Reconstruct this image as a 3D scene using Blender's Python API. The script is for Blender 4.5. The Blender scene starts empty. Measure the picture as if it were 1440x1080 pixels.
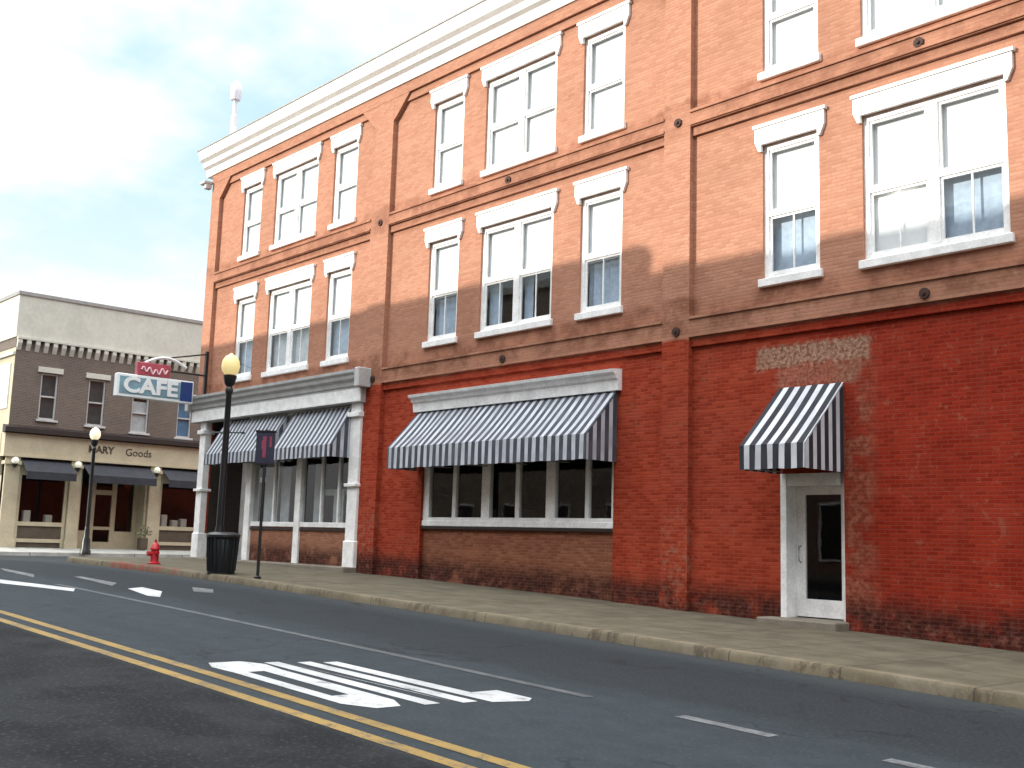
import bpy, bmesh, math, random
from mathutils import Vector, Matrix
random.seed(7)
R = math.radians
scn = bpy.context.scene
COL = scn.collection

# ------------------------------------------------------------------ ground profile (street climbs gently to a crest)
GX = [-400,-45,-42.5,-39,-36,-33,-30,-25,-20,-15,-10,-5,0,20,60,400]
GZ = [.78,.78,.65,.66,.70,.76,.81,.765,.67,.545,.405,.25,.10,-.5,-1.2,-1.2]
def g(x):
    for i in range(len(GX)-1):
        if x <= GX[i+1]:
            t = (x-GX[i])/(GX[i+1]-GX[i]); return GZ[i]+t*(GZ[i+1]-GZ[i])
    return GZ[-1]
CURB = .13

# ------------------------------------------------------------------ node helper
class NT:
    def __init__(s, tree): s.t = tree; s.n = tree.nodes; s.l = tree.links
    def new(s, kind, **kw):
        n = s.n.new(kind)
        for k, v in kw.items(): setattr(n, k, v)
        return n
    def put(s, sock, v):
        if isinstance(v, bpy.types.NodeSocket): s.l.new(v, sock)
        elif isinstance(v, (tuple, list)):
            sock.default_value = (*v, 1) if (len(v) == 3 and sock.type == 'RGBA') else v
        else: sock.default_value = v
    def m(s, op, a, b=0.0, c=0.0, clamp=False):
        n = s.new('ShaderNodeMath', operation=op, use_clamp=clamp)
        s.put(n.inputs[0], a); s.put(n.inputs[1], b); s.put(n.inputs[2], c)
        return n.outputs[0]
    def mix(s, f, a, b, mode='MIX'):
        n = s.new('ShaderNodeMix', data_type='RGBA', blend_type=mode)
        s.put(n.inputs[0], f); s.put(n.inputs[6], a); s.put(n.inputs[7], b)
        return n.outputs[2]
    def noise(s, vec, scale, detail=4, rough=.55, off=None):
        n = s.new('ShaderNodeTexNoise'); s.put(n.inputs['Vector'], vec)
        n.inputs['Scale'].default_value = scale; n.inputs['Detail'].default_value = detail
        n.inputs['Roughness'].default_value = rough
        return n.outputs[0]
    def step(s, x, a, b):     # smoothstep 0..1 between a and b (b may be < a)
        n = s.new('ShaderNodeMapRange', interpolation_type='SMOOTHSTEP')
        if a <= b: A, B, lo, hi = a, b, 0, 1
        else: A, B, lo, hi = b, a, 1, 0
        s.put(n.inputs[0], x); n.inputs[1].default_value = A; n.inputs[2].default_value = B
        n.inputs[3].default_value = lo; n.inputs[4].default_value = hi
        return n.outputs[0]
    def band(s, x, a, b, w): return s.m('MULTIPLY', s.step(x, a-w, a+w), s.step(x, b+w, b-w))
    def xyz(s, v):
        n = s.new('ShaderNodeSeparateXYZ'); s.put(n.inputs[0], v); return n.outputs
    def vec(s, x, y, z):
        n = s.new('ShaderNodeCombineXYZ'); s.put(n.inputs[0], x); s.put(n.inputs[1], y); s.put(n.inputs[2], z)
        return n.outputs[0]

def mat(name):
    m = bpy.data.materials.new(name); m.use_nodes = True
    t = NT(m.node_tree); b = m.node_tree.nodes['Principled BSDF']
    return m, t, b
def pos(t): return t.new('ShaderNodeNewGeometry').outputs['Position']
def objc(t): return t.new('ShaderNodeTexCoord').outputs['Object']
def bump(t, b, h, strength=.4, dist=.01):
    n = t.new('ShaderNodeBump'); t.put(n.inputs['Height'], h)
    n.inputs['Strength'].default_value = strength; n.inputs['Distance'].default_value = dist
    t.l.new(n.outputs[0], b.inputs['Normal'])

def plain(name, col, rough=.6, var=.15, scale=3.0, metal=0, spec=.5):
    m, t, b = mat(name); p = pos(t)
    n = t.m('ADD', t.m('MULTIPLY', t.noise(p, scale, 5), .6), t.m('MULTIPLY', t.noise(p, scale*7, 3), .4))
    k = t.step(n, .3, .7)
    lo = tuple(c*(1-var) for c in col); hi = tuple(min(1, c*(1+var*.6)) for c in col)
    t.put(b.inputs['Base Color'], t.mix(k, lo, hi))
    b.inputs['Roughness'].default_value = rough; b.inputs['Metallic'].default_value = metal
    b.inputs['Specular IOR Level'].default_value = spec
    return m

def brick_nodes(t, p, bw=.185, bh=.062, mortar=.010):
    x, y, z = t.xyz(p)
    nx, ny, nz = t.xyz(t.new('ShaderNodeNewGeometry').outputs['Normal'])
    side = t.m('GREATER_THAN', t.m('ABSOLUTE', nx), .6)
    h = t.m('ADD', t.m('MULTIPLY', x, t.m('SUBTRACT', 1, side)), t.m('MULTIPLY', y, side))
    w = t.m('MULTIPLY', t.m('SUBTRACT', t.noise(p, 2.5, 2), .5), .012)
    v = t.vec(h, t.m('ADD', z, w), 0)
    n = t.new('ShaderNodeTexBrick'); t.put(n.inputs['Vector'], v)
    n.inputs['Color1'].default_value = (0, 0, 0, 1); n.inputs['Color2'].default_value = (1, 1, 1, 1)
    n.inputs['Mortar'].default_value = (.5, .5, .5, 1)
    n.inputs['Scale'].default_value = 1; n.inputs['Mortar Size'].default_value = mortar
    n.inputs['Mortar Smooth'].default_value = .3; n.inputs['Bias'].default_value = 0
    n.inputs['Brick Width'].default_value = bw; n.inputs['Row Height'].default_value = bh
    return x, y, z, n.outputs['Color'], n.outputs['Fac']

def brick_mat(name, mode):
    m, t, b = mat(name); p = pos(t)
    x, y, z, cell, mort = brick_nodes(t, p)
    cell_v = t.xyz(cell)[0]
    big = t.noise(p, .45, 5, .6); mid = t.noise(p, 1.8, 6, .65); fine = t.noise(p, 9, 4, .6)
    streak = t.noise(t.vec(t.m('MULTIPLY', x, 5.0), y, t.m('MULTIPLY', z, .35)), 1.0, 5, .65)
    rows = t.noise(t.vec(t.m('MULTIPLY', x, .5), y, t.m('MULTIPLY', z, 7.0)), 1.0, 4, .6)
    # colours of raw brick
    raw = t.mix(t.step(t.m('ADD', t.m('MULTIPLY', cell_v, .6), t.m('MULTIPLY', fine, .5)), .2, .9), (.385, .182, .118), (.475, .24, .158))
    raw = t.mix(t.m('MULTIPLY', t.step(rows, .45, .7), .35), raw, (.51, .28, .19))
    rough_b = t.mix(t.step(mid, .38, .62), (.20, .078, .047), (.42, .20, .128))
    rough_b = t.mix(t.m('MULTIPLY', t.step(fine, .52, .74), .45), rough_b, (.46, .29, .20))
    brown = t.mix(t.step(t.m('ADD', t.m('MULTIPLY', cell_v, .5), t.m('MULTIPLY', fine, .5)), .25, .8), (.195, .083, .048), (.30, .137, .082))
    red = t.mix(t.step(t.m('ADD', t.m('MULTIPLY', mid, .7), t.m('MULTIPLY', cell_v, .25)), .28, .68), (.205, .0165, .007), (.315, .031, .0135))
    red = t.mix(t.m('MULTIPLY', t.step(streak, .52, .72), .45), red, (.23, .045, .024))
    red = t.mix(t.m('MULTIPLY', t.step(rows, .5, .72), .35), red, (.31, .055, .028))
    older = t.m('MULTIPLY', t.step(t.m('ADD', x, t.m('MULTIPLY', t.m('SUBTRACT', big, .5), 5.0)), -9.0, -11.5), .75)
    red = t.mix(older, red, t.mix(t.step(t.m('ADD', t.m('MULTIPLY', mid, .6), t.m('MULTIPLY', cell_v, .4)), .3, .7), (.265, .034, .014), (.40, .068, .032)))
    wornmask = t.m('MULTIPLY', t.step(t.m('ADD', t.m('MULTIPLY', fine, .6), t.m('MULTIPLY', mid, .4)), .55, .63), .7)
    red = t.mix(wornmask, red, (.28, .078, .045))
    zr = t.m('SUBTRACT', z, t.m('MINIMUM', t.m('ADD', .12, t.m('MULTIPLY', x, -.025)), .82))
    if mode == 'brown': c = t.mix(.15, brown, red)
    elif mode == 'bulk': c = t.mix(.35, brown, raw)
    else:
        painted = t.m('MULTIPLY', t.step(t.m('ADD', z, t.m('MULTIPLY', t.m('SUBTRACT', mid, .5), .12)), 5.30, 5.22), 1.0)
        c = t.mix(painted, raw, red)
        # rough weathered courses beneath the sills and along the bands
        rz = t.m('ADD', z, t.m('MULTIPLY', t.m('SUBTRACT', mid, .5), .35))
        rb = t.m('MAXIMUM', t.band(rz, 5.3, 6.0, .08), t.m('MULTIPLY', t.band(rz, 9.05, 9.75, .08), .75))
        c = t.mix(t.m('MULTIPLY', rb, .75), c, rough_b)
        # bare brick and mortar around the side door
        d1 = t.m('MULTIPLY', t.band(t.m('ADD', x, t.m('MULTIPLY', t.m('SUBTRACT', fine, .5), .5)), -9.35, -8.75, .15), t.band(z, .5, 4.6, .15))
        d1 = t.m('MULTIPLY', d1, t.step(mid, .38, .55))
        c = t.mix(t.m('MULTIPLY', d1, .55), c, t.mix(t.step(fine, .4, .62), (.13, .05, .03), (.32, .15, .095)))
        nz_ = t.m('MULTIPLY', t.m('SUBTRACT', fine, .5), .30)
        pm = t.m('MULTIPLY', t.band(t.m('ADD', x, nz_), -10.9, -8.8, .06), t.band(t.m('ADD', z, nz_), 4.56, 4.93, .05))
        pm2 = t.m('MULTIPLY', t.band(t.m('ADD', x, nz_), -10.5, -9.0, .1), t.band(t.m('ADD', z, nz_), 4.2, 4.6, .06))
        pc = t.mix(t.step(t.noise(p, 16, 4, .7), .36, .66), (.14, .085, .06), (.5, .36, .25))
        c = t.mix(t.m('MAXIMUM', t.m('MULTIPLY', pm, .72), t.m('MULTIPLY', pm2, .35)), c, pc)
        # worn bricks at the foot of the brick piers
        px = t.m('MAXIMUM', t.band(x, -12.85, -12.25, .05), t.band(x, -22.5, -21.7, .05))
        pw = t.m('MULTIPLY', px, t.m('MULTIPLY', t.step(zr, 2.6, .2), t.step(fine, .47, .6)))
        c = t.mix(t.m('MULTIPLY', pw, .38), c, (.36, .2, .14))
    # damp grime and salt along the base
    zz = t.m('ADD', zr, t.m('MULTIPLY', t.m('SUBTRACT', mid, .5), .55))
    gr = t.m('MULTIPLY', t.step(zz, .72, .28), t.step(t.m('ADD', mid, t.m('MULTIPLY', big, .5)), .48, .78))
    c = t.mix(t.m('MULTIPLY', gr, .92), c, t.mix(t.step(fine, .4, .65), (.022, .008, .007), (.085, .026, .018)))
    salt = t.m('MULTIPLY', t.step(zz, .42, .2), t.step(t.noise(p, 5.5, 5, .7), .5, .68))
    c = t.mix(t.m('MULTIPLY', salt, .6), c, (.24, .095, .07))
    # large soft stains, mortar joints
    c = t.mix(t.m('MULTIPLY', t.step(big, .44, .7), .32), c, t.mix(.5, c, (.05, .02, .015)))
    c = t.mix(t.m('MULTIPLY', mort, .40), c, t.mix(.7, (.22, .16, .12), c))
    t.put(b.inputs['Base Color'], c)
    b.inputs['Roughness'].default_value = .9; b.inputs['Specular IOR Level'].default_value = .08
    bump(t, b, t.m('ADD', t.m('MULTIPLY', mort, -1.0), t.m('MULTIPLY', fine, .8)), .5, .008)
    return m

def grey_brick(name, lo, hi):
    m, t, b = mat(name); p = pos(t)
    x, y, z, cell, mort = brick_nodes(t, p)
    c = t.mix(t.m('ADD', t.m('MULTIPLY', t.xyz(cell)[0], .5), t.m('MULTIPLY', t.noise(p, 3, 5), .5)), lo, hi)
    c = t.mix(t.m('MULTIPLY', t.step(t.noise(p, .6, 4), .45, .7), .35), c, tuple(v*.55 for v in lo))
    c = t.mix(t.m('MULTIPLY', mort, .4), c, (.3, .27, .24))
    t.put(b.inputs['Base Color'], c); b.inputs['Roughness'].default_value = .85
    return m

def stripes_mat(name='striped_canvas', wa=(.60, .62, .66), wb=(.44, .46, .49), ba=(.012, .014, .022), bb=(.028, .03, .04)):
    m, t, b = mat(name); p = pos(t)
    nx, ny, nz = t.xyz(t.new('ShaderNodeNewGeometry').outputs['Normal'])
    side = t.m('GREATER_THAN', t.m('ABSOLUTE', nx), .6)
    x, y, z = t.xyz(p)
    h = t.m('ADD', t.m('MULTIPLY', x, t.m('SUBTRACT', 1, side)), t.m('MULTIPLY', y, side))
    f = t.m('FRACT', t.m('ADD', t.m('DIVIDE', h, .215), 100.18))
    k = t.m('MULTIPLY', t.step(f, .02, .05), t.step(f, .52, .49))
    dirt = t.noise(p, 2.2, 5)
    wh = t.mix(t.step(dirt, .35, .7), wa, wb)
    bk = t.mix(t.step(dirt, .35, .7), ba, bb)
    t.put(b.inputs['Base Color'], t.mix(k, bk, wh)); b.inputs['Roughness'].default_value = .8
    # slight unevenness of the canvas surface
    bump(t, b, t.noise(p, 5, 3), .25, .02)
    return m

def glass_mat(name, f0=.10, tint=(.94, .97, .98)):
    m, t, b = mat(name); m.node_tree.nodes.remove(b)
    p = pos(t)
    lw_ = t.new('ShaderNodeLayerWeight'); lw_.inputs[0].default_value = .5
    fres = t.m('ADD', f0, t.m('MULTIPLY', 1-f0, t.m('POWER', lw_.outputs['Facing'], 5.0)))
    tr = t.new('ShaderNodeBsdfTransparent'); tr.inputs[0].default_value = (*tint, 1)
    gl = t.new('ShaderNodeBsdfGlossy'); gl.inputs['Roughness'].default_value = .015
    bp = t.new('ShaderNodeBump'); bp.inputs['Strength'].default_value = .04; bp.inputs['Distance'].default_value = .02
    t.put(bp.inputs['Height'], t.noise(p, 1.6, 2)); t.l.new(bp.outputs[0], gl.inputs['Normal'])
    mx = t.new('ShaderNodeMixShader')
    t.l.new(fres, mx.inputs[0]); t.l.new(tr.outputs[0], mx.inputs[1]); t.l.new(gl.outputs[0], mx.inputs[2])
    t.l.new(mx.outputs[0], m.node_tree.nodes['Material Output'].inputs[0])
    return m

def emit_mat(name, col, strength, base):
    m, t, b = mat(name)
    p = objc(t); n = t.noise(p, 4, 2)
    t.put(b.inputs['Base Color'], base)
    t.put(b.inputs['Emission Color'], t.mix(n, tuple(c*.9 for c in col), col))
    b.inputs['Emission Strength'].default_value = strength; b.inputs['Roughness'].default_value = .3
    return m

def road_mat():
    m, t, b = mat('asphalt'); p = pos(t); x, y, z = t.xyz(p)
    fl = t.vec(x, y, 0)
    fine = t.noise(fl, 26, 3, .6); mid = t.noise(fl, 3.5, 5, .6)
    big = t.noise(t.vec(t.m('MULTIPLY', x, .35), t.m('MULTIPLY', y, 1.3), 0), 1.0, 5, .6)
    c = t.mix(t.step(mid, .2, .8), (.0225, .031, .037), (.032, .042, .049))
    c = t.mix(t.m('MULTIPLY', t.step(big, .42, .68), .35), c, (.019, .023, .027))
    # darker worn wheel bands in the parking lane, lighter along the kerb
    yy = t.m('ADD', y, t.m('MULTIPLY', t.m('SUBTRACT', big, .5), .9))
    pk = t.band(yy, -7.35, -4.95, .45)
    c = t.mix(t.m('MULTIPLY', pk, .62), c, (.014, .017, .020))
    kb = t.step(yy, -4.95, -4.45); c = t.mix(t.m('MULTIPLY', kb, .5), c, (.045, .046, .045))
    # near lane: old dark overlay with tar patches
    near = t.step(y, -10.65, -10.85)
    dk = t.mix(t.step(t.noise(fl, 1.1, 5, .62), .40, .62), (.0055, .007, .0085), (.0145, .017, .020))
    c = t.mix(near, c, dk)
    tar = t.m('MULTIPLY', near, t.step(t.noise(t.vec(t.m('MULTIPLY', x, .8), t.m('MULTIPLY', y, 2.2), 0), 1.2, 6, .7), .57, .64))
    c = t.mix(t.m('MULTIPLY', tar, .75), c, (.006, .007, .008))
    # hairline cracks
    v = t.new('ShaderNodeTexVoronoi', feature='DISTANCE_TO_EDGE'); v.inputs['Scale'].default_value = .42
    wob = t.vec(t.m('ADD', x, t.m('MULTIPLY', t.noise(fl, 1.7, 4), 1.6)), t.m('ADD', y, t.m('MULTIPLY', t.noise(fl, 1.3, 4), 1.6)), 0)
    t.put(v.inputs['Vector'], wob)
    cr = t.m('MULTIPLY', t.step(v.outputs['Distance'], .014, .003), t.step(t.noise(fl, .5, 3), .46, .58))
    c = t.mix(t.m('MULTIPLY', cr, .55), c, (.008, .008, .009))
    c = t.mix(t.m('MULTIPLY', t.step(fine, .52, .72), .38), c, (.075, .08, .085))
    t.put(b.inputs['Base Color'], c); b.inputs['Roughness'].default_value = .9
    b.inputs['Specular IOR Level'].default_value = .16
    bump(t, b, t.noise(fl, 60, 3), .35, .006)
    return m

def concrete_mat(name, lo, hi, joints=True, yellow=False):
    m, t, b = mat(name); p = pos(t); x, y, z = t.xyz(p)
    mid = t.noise(p, 2.3, 6, .62); fine = t.noise(p, 22, 4, .6)
    c = t.mix(t.step(mid, .3, .7), lo, hi)
    c = t.mix(t.m('MULTIPLY', t.step(fine, .5, .75), .3), c, tuple(v*1.35 for v in hi))
    st = t.step(t.noise(t.vec(x, t.m('MULTIPLY', y, 1.5), 0), .8, 5, .65), .5, .66)
    c = t.mix(t.m('MULTIPLY', st, .4), c, tuple(v*.55 for v in lo))
    if yellow:
        ym = t.step(t.noise(t.vec(x, 0, z), 1.4, 5, .7), .42, .6)
        c = t.mix(t.m('MULTIPLY', ym, .22), c, (.22, .175, .10))
        dm = t.step(t.noise(t.vec(x, 0, t.m('MULTIPLY', z, .5)), 2.6, 5, .7), .53, .62)
        c = t.mix(t.m('MULTIPLY', dm, .7), c, (.075, .058, .04))
        rm = t.m('MULTIPLY', t.band(x, -26.9, -23.3, .2), t.step(mid, .36, .5))
        c = t.mix(t.m('MULTIPLY', rm, .7), c, (.22, .04, .03))
    if joints:
        fx = t.m('ABSOLUTE', t.m('SUBTRACT', t.m('FRACT', t.m('ADD', t.m('DIVIDE', x, 1.5), 50)), .5))
        fy = t.m('ABSOLUTE', t.m('SUBTRACT', t.m('FRACT', t.m('ADD', t.m('DIVIDE', y, 2.0), 50)), .5))
        j = t.m('MAXIMUM', t.step(fx, .016, .007), t.step(fy, .012, .005)) if not yellow else t.step(fx, .008, .003)
        c = t.mix(t.m('MULTIPLY', j, .7), c, (.05, .045, .035))
    t.put(b.inputs['Base Color'], c); b.inputs['Roughness'].default_value = .9
    b.inputs['Specular IOR Level'].default_value = .2
    bump(t, b, t.m('ADD', mid, t.m('MULTIPLY', fine, .4)), .3, .01)
    return m

def paint_mat(name, col, wear, under=(.036, .043, .048)):
    m, t, b = mat(name); p = pos(t); x, y, z = t.xyz(p)
    fl = t.vec(x, y, 0)
    w = t.m('ADD', t.m('MULTIPLY', t.noise(fl, 5, 6, .7), .65), t.m('MULTIPLY', t.noise(fl, 38, 4, .65), .35))
    k = t.step(w, .5+wear-.12, .5+wear+.06)
    big = t.noise(fl, 1.2, 4)
    cc = t.mix(t.step(big, .35, .7), col, tuple(v*.72 for v in col))
    t.put(b.inputs['Base Color'], t.mix(t.m('MULTIPLY', t.m('SUBTRACT', 1, k), 1.0), under, cc) if wear < 0 else t.mix(k, cc, under))
    b.inputs['Roughness'].default_value = .75
    return m

M = {}
M['brick'] = brick_mat('red_brick', 'main')
M['brown'] = brick_mat('brown_infill_brick', 'brown')
M['bulk'] = brick_mat('bulkhead_brick', 'bulk')
M['greybrick'] = grey_brick('grey_brown_brick', (.090, .066, .053), (.160, .122, .098))
M['oppbrick'] = grey_brick('tan_brick', (.26, .20, .15), (.40, .32, .25))
M['oppred'] = grey_brick('dull_red_brick', (.20, .10, .07), (.30, .16, .11))
M['white'] = plain('white_trim_paint', (.87, .87, .86), .5, .20, 3.5)
M['cornice'] = plain('cornice_paint', (.82, .81, .78), .5, .10, 1.5)
M['greytrim'] = plain('pale_grey_trim', (.50, .50, .50), .55, .18, 3)
M['blind'] = plain('window_blind', (.90, .90, .90), .7, .05, 2)
M['curtain_or_reflection'] = plain('reflection_blue_sheet', (.44, .54, .66), .8, .25, 1.3)  # blue-grey reflection of the lower sashes, put into the sheet's colour
M['sheer'] = plain('sheer_curtain', (.62, .66, .68), .8, .22, 4)
M['dark'] = plain('dark_interior', (.035, .026, .022), .8, .4, 1.6)
M['warmdark'] = plain('warm_interior', (.050, .034, .026), .8, .6, 1.1)
M['black'] = plain('black_metal', (.010, .011, .013), .38, .3, 8)
M['iron'] = plain('rusty_iron', (.055, .022, .016), .8, .4, 20)
M['flash'] = plain('grey_flashing', (.30, .29, .28), .5, .2, 6)
M['roof'] = plain('tar_roof', (.06, .06, .06), .9, .3, 2)
M['step'] = concrete_mat('step_concrete', (.17, .15, .12), (.24, .21, .17), False)
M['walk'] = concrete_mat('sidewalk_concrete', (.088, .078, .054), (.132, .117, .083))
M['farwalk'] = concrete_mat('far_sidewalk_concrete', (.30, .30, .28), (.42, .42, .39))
M['curb'] = concrete_mat('kerb_concrete', (.118, .101, .070), (.195, .167, .120), True, True)
M['road'] = road_mat()
M['soil'] = plain('far_ground', (.12, .12, .11), .95, .2, .2)
M['yellow'] = paint_mat('yellow_road_paint', (.26, .165, .034), .10)
M['wpaint'] = paint_mat('white_road_paint', (.46, .475, .48), .135)
M['wworn'] = paint_mat('worn_white_paint', (.15, .16, .165), .06)
M['wfaint'] = paint_mat('faint_white_paint', (.085, .094, .10), .03)
M['stripe'] = stripes_mat()
M['faded'] = stripes_mat('faded_striped_canvas', (.50, .525, .575), (.36, .38, .42), (.040, .045, .060), (.075, .08, .10))
M['glass'] = glass_mat('window_glass')
M['shopglass'] = glass_mat('shop_glass', .045, (.80, .82, .82))
M['cream'] = plain('cream_paint', (.50, .44, .31), .6, .16, 2)
M['cap'] = plain('pale_stucco', (.56, .545, .48), .8, .14, .9)
M['darkcanvas'] = plain('charcoal_canvas', (.030, .033, .042), .8, .3, 3)
M['darkband'] = plain('dark_brown_trim', (.020, .012, .010), .6, .3, 3)
M['reddoor'] = plain('dark_red_door', (.10, .022, .022), .5, .25, 3)
M['hydrant'] = plain('red_hydrant_paint', (.42, .012, .02), .4, .25, 8)
M['signwhite'] = plain('sign_white', (.82, .86, .87), .4, .06, 6)
M['signblue'] = plain('sign_blue', (.20, .34, .42), .4, .3, 2.5)
M['signnavy'] = plain('sign_navy', (.012, .045, .20), .4, .25, 6)
M['signred'] = plain('sign_red', (.42, .07, .10), .4, .25, 6)
M['signpink'] = plain('sign_pink_tube', (.85, .55, .60), .4, .1, 6)
M['postsign'] = plain('dark_navy_sign', (.022, .024, .050), .5, .3, 8)
M['postred'] = plain('crimson_sign_mark', (.26, .045, .085), .5, .3, 8)
M['text'] = plain('dark_lettering', (.06, .05, .035), .6, .2, 8)
M['globe'] = emit_mat('lit_globe', (1.0, .80, .33), .62, (.45, .38, .20))
M['globe2'] = emit_mat('lit_globe_far', (1.0, .90, .62), .75, (.6, .55, .42))
M['lantern'] = emit_mat('lantern_glass', (.95, .93, .75), .35, (.7, .7, .6))
M['bulb'] = emit_mat('pendant_glow', (1.0, .92, .75), 1.6, (.8, .8, .7))
M['pale'] = plain('galvanised_flue', (.72, .69, .74), .5, .12, 5)
M['bin'] = plain('bin_black_green', (.004, .007, .009), .5, .3, 10)

# ------------------------------------------------------------------ mesh helper
class MB:
    def __init__(s): s.bm = bmesh.new()
    def box(s, x0, x1, y0, y1, z0, z1, b=0):
        r = bmesh.ops.create_cube(s.bm, size=1)
        for v in r['verts']:
            v.co.x = x0+(v.co.x+.5)*(x1-x0); v.co.y = y0+(v.co.y+.5)*(y1-y0); v.co.z = z0+(v.co.z+.5)*(z1-z0)
        if b:
            es = list({e for v in r['verts'] for e in v.link_edges})
            bmesh.ops.bevel(s.bm, geom=es, offset=b, segments=1, affect='EDGES')
        return s
    def face(s, *pts):
        s.bm.faces.new([s.bm.verts.new(p) for p in pts]); return s
    def prism(s, prof, axis, a0, a1):      # closed profile extruded along an axis; prof in the two other axes
        def P(u, v, a): return (a, u, v) if axis == 'X' else ((u, a, v) if axis == 'Y' else (u, v, a))
        A = [s.bm.verts.new(P(u, v, a0)) for u, v in prof]; B = [s.bm.verts.new(P(u, v, a1)) for u, v in prof]
        n = len(prof)
        s.bm.faces.new(A); s.bm.faces.new(B[::-1])
        for i in range(n):
            j = (i+1) % n; s.bm.faces.new((A[i], B[i], B[j], A[j]))
        return s
    def lathe(s, cx, cy, prof, n=20, zoff=0):   # prof: (r, z)
        rings = []
        for r, z in prof:
            rings.append([s.bm.verts.new((cx+r*math.cos(2*math.pi*k/n), cy+r*math.sin(2*math.pi*k/n), z+zoff)) for k in range(n)])
        for a, b in zip(rings, rings[1:]):
            for k in range(n):
                s.bm.faces.new((a[k], a[(k+1) % n], b[(k+1) % n], b[k]))
        s.bm.faces.new(rings[0][::-1]); s.bm.faces.new(rings[-1])
        return s
    def tube(s, pts, r, n=8):
        pts = [Vector(p) for p in pts]; rings = []
        for i, p in enumerate(pts):
            d = (pts[min(i+1, len(pts)-1)]-pts[max(i-1, 0)]).normalized()
            a = d.cross(Vector((0, 0, 1)))
            if a.length < .05: a = d.cross(Vector((1, 0, 0)))
            a.normalize(); b = d.cross(a)
            rings.append([s.bm.verts.new(p+a*r*math.cos(2*math.pi*k/n)+b*r*math.sin(2*math.pi*k/n)) for k in range(n)])
        for a, b in zip(rings, rings[1:]):
            for k in range(n): s.bm.faces.new((a[k], a[(k+1) % n], b[(k+1) % n], b[k]))
        s.bm.faces.new(rings[0][::-1]); s.bm.faces.new(rings[-1])
        return s
    def sphere(s, c, r, n=20):
        bmesh.ops.create_uvsphere(s.bm, u_segments=n, v_segments=n//2+2, radius=r, matrix=Matrix.Translation(c)); return s
    def build(s, name, m, parent=None, smooth=False):
        bmesh.ops.recalc_face_normals(s.bm, faces=s.bm.faces)
        me = bpy.data.meshes.new(name); s.bm.to_mesh(me); s.bm.free()
        if smooth:
            me.polygons.foreach_set('use_smooth', [True]*len(me.polygons))
            me.set_sharp_from_angle(angle=R(40))
        me.materials.append(M[m] if isinstance(m, str) else m)
        o = bpy.data.objects.new(name, me); COL.objects.link(o)
        if parent: o.parent = parent
        return o

def empty(name, label, cat, group=None, loc=(0, 0, 0)):
    o = bpy.data.objects.new(name, None); COL.objects.link(o); o.empty_display_size = .3; o.location = loc
    tag(o, label, cat, group); return o
def tag(o, label, cat, group=None):
    o['label'] = label; o['category'] = cat
    if group: o['group'] = group
    return o
def copy_tree(o, parent=None):
    c = o.copy(); COL.objects.link(c)
    if parent: c.parent = parent
    for ch in list(o.children): copy_tree(ch, c)
    return c
def struct(o): o['kind'] = 'structure'; return o
def textobj(name, body, size, m, parent, rot, loc, extrude=.01, sx=1.0, fat=0.0):
    cu = bpy.data.curves.new(name, 'FONT'); cu.body = body; cu.size = size; cu.extrude = extrude
    cu.offset = fat; cu.align_x = 'CENTER'; cu.align_y = 'CENTER'
    tmp = bpy.data.objects.new('tmp', cu); COL.objects.link(tmp)
    dg = bpy.context.evaluated_depsgraph_get(); me = bpy.data.meshes.new_from_object(tmp.evaluated_get(dg))
    bpy.data.objects.remove(tmp); bpy.data.curves.remove(cu)
    mt = Matrix.Translation(loc) @ rot.to_4x4() @ Matrix.Diagonal((sx, 1, 1, 1))
    me.transform(mt); me.materials.clear(); me.materials.append(M[m])
    o = bpy.data.objects.new(name, me); COL.objects.link(o); o.parent = parent
    return o

# ------------------------------------------------------------------ ground, road, pavements
def sheet(name, xs, ys, zf, m):
    mb = MB(); V = [[mb.bm.verts.new((x, y, zf(x, y))) for y in ys] for x in xs]
    for i in range(len(xs)-1):
        for j in range(len(ys)-1): mb.bm.faces.new((V[i][j], V[i+1][j], V[i+1][j+1], V[i][j+1]))
    return struct(mb.build(name, m, smooth=True))
XS = sorted(set([-400, -200, -120, -80, -60, 60, 120, 200, 400]+[-50+i*1.0 for i in range(0, 101)]))
sheet('ground', XS, [-600, -300, -100, -40, -16, -4, 10, 40, 100, 300, 600], lambda x, y: g(x)-CURB-.05, 'soil')
sheet('road', [x for x in XS if -200 <= x <= 200], [-16.4, -12, -8, -4.25], lambda x, y: g(x)-CURB, 'road')
sheet('side_road', [-42.5, -40, -37.5, -35, -33, -31, -29.2, -27], [-4.25, -2, 0, 5, 10, 20, 60, 150], lambda x, y: g(x)-CURB-.004, 'road')

# near pavement with rounded corner at the cross street
CR = 3.5; CXA = -29.2; CYA = -4.3+CR
arc = [(CXA+CR*math.cos(a), CYA+CR*math.sin(a)) for a in [R(270-90*k/10) for k in range(11)]]
path = [(x, -4.3) for x in [140, 100, 60, 40]+[30-i*1.0 for i in range(0, 59)]]
path = [q for q in path if q[0] > CXA+.2]+arc+[(-32.7, y) for y in (1, 4, 8, 14, 24, 40, 80)]
def off(pt, nxt, d):
    pass
def normals(P):
    out = []
    for i in range(len(P)):
        a = Vector(P[max(i-1, 0)]); b = Vector(P[min(i+1, len(P)-1)]); t = (b-a).normalized()
        out.append(Vector((t.y, -t.x)))        # points inside (towards the building)
    return out
NN = normals(path)
KW = .17
mb = MB(); rows = []
for (x, y), n in zip(path, NN):
    jit = random.uniform(-.012, .012); wz = random.uniform(-.012, .008)
    z = g(x)
    q = []
    for d, h in ((0.0+jit, -CURB-.03), (0.012+jit, -.035+wz), (.04+jit, 0+wz*.4), (KW, .002)):
        q.append(mb.bm.verts.new((x+n.x*d*1, y+n.y*d, z+h)))
    rows.append(q)
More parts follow.
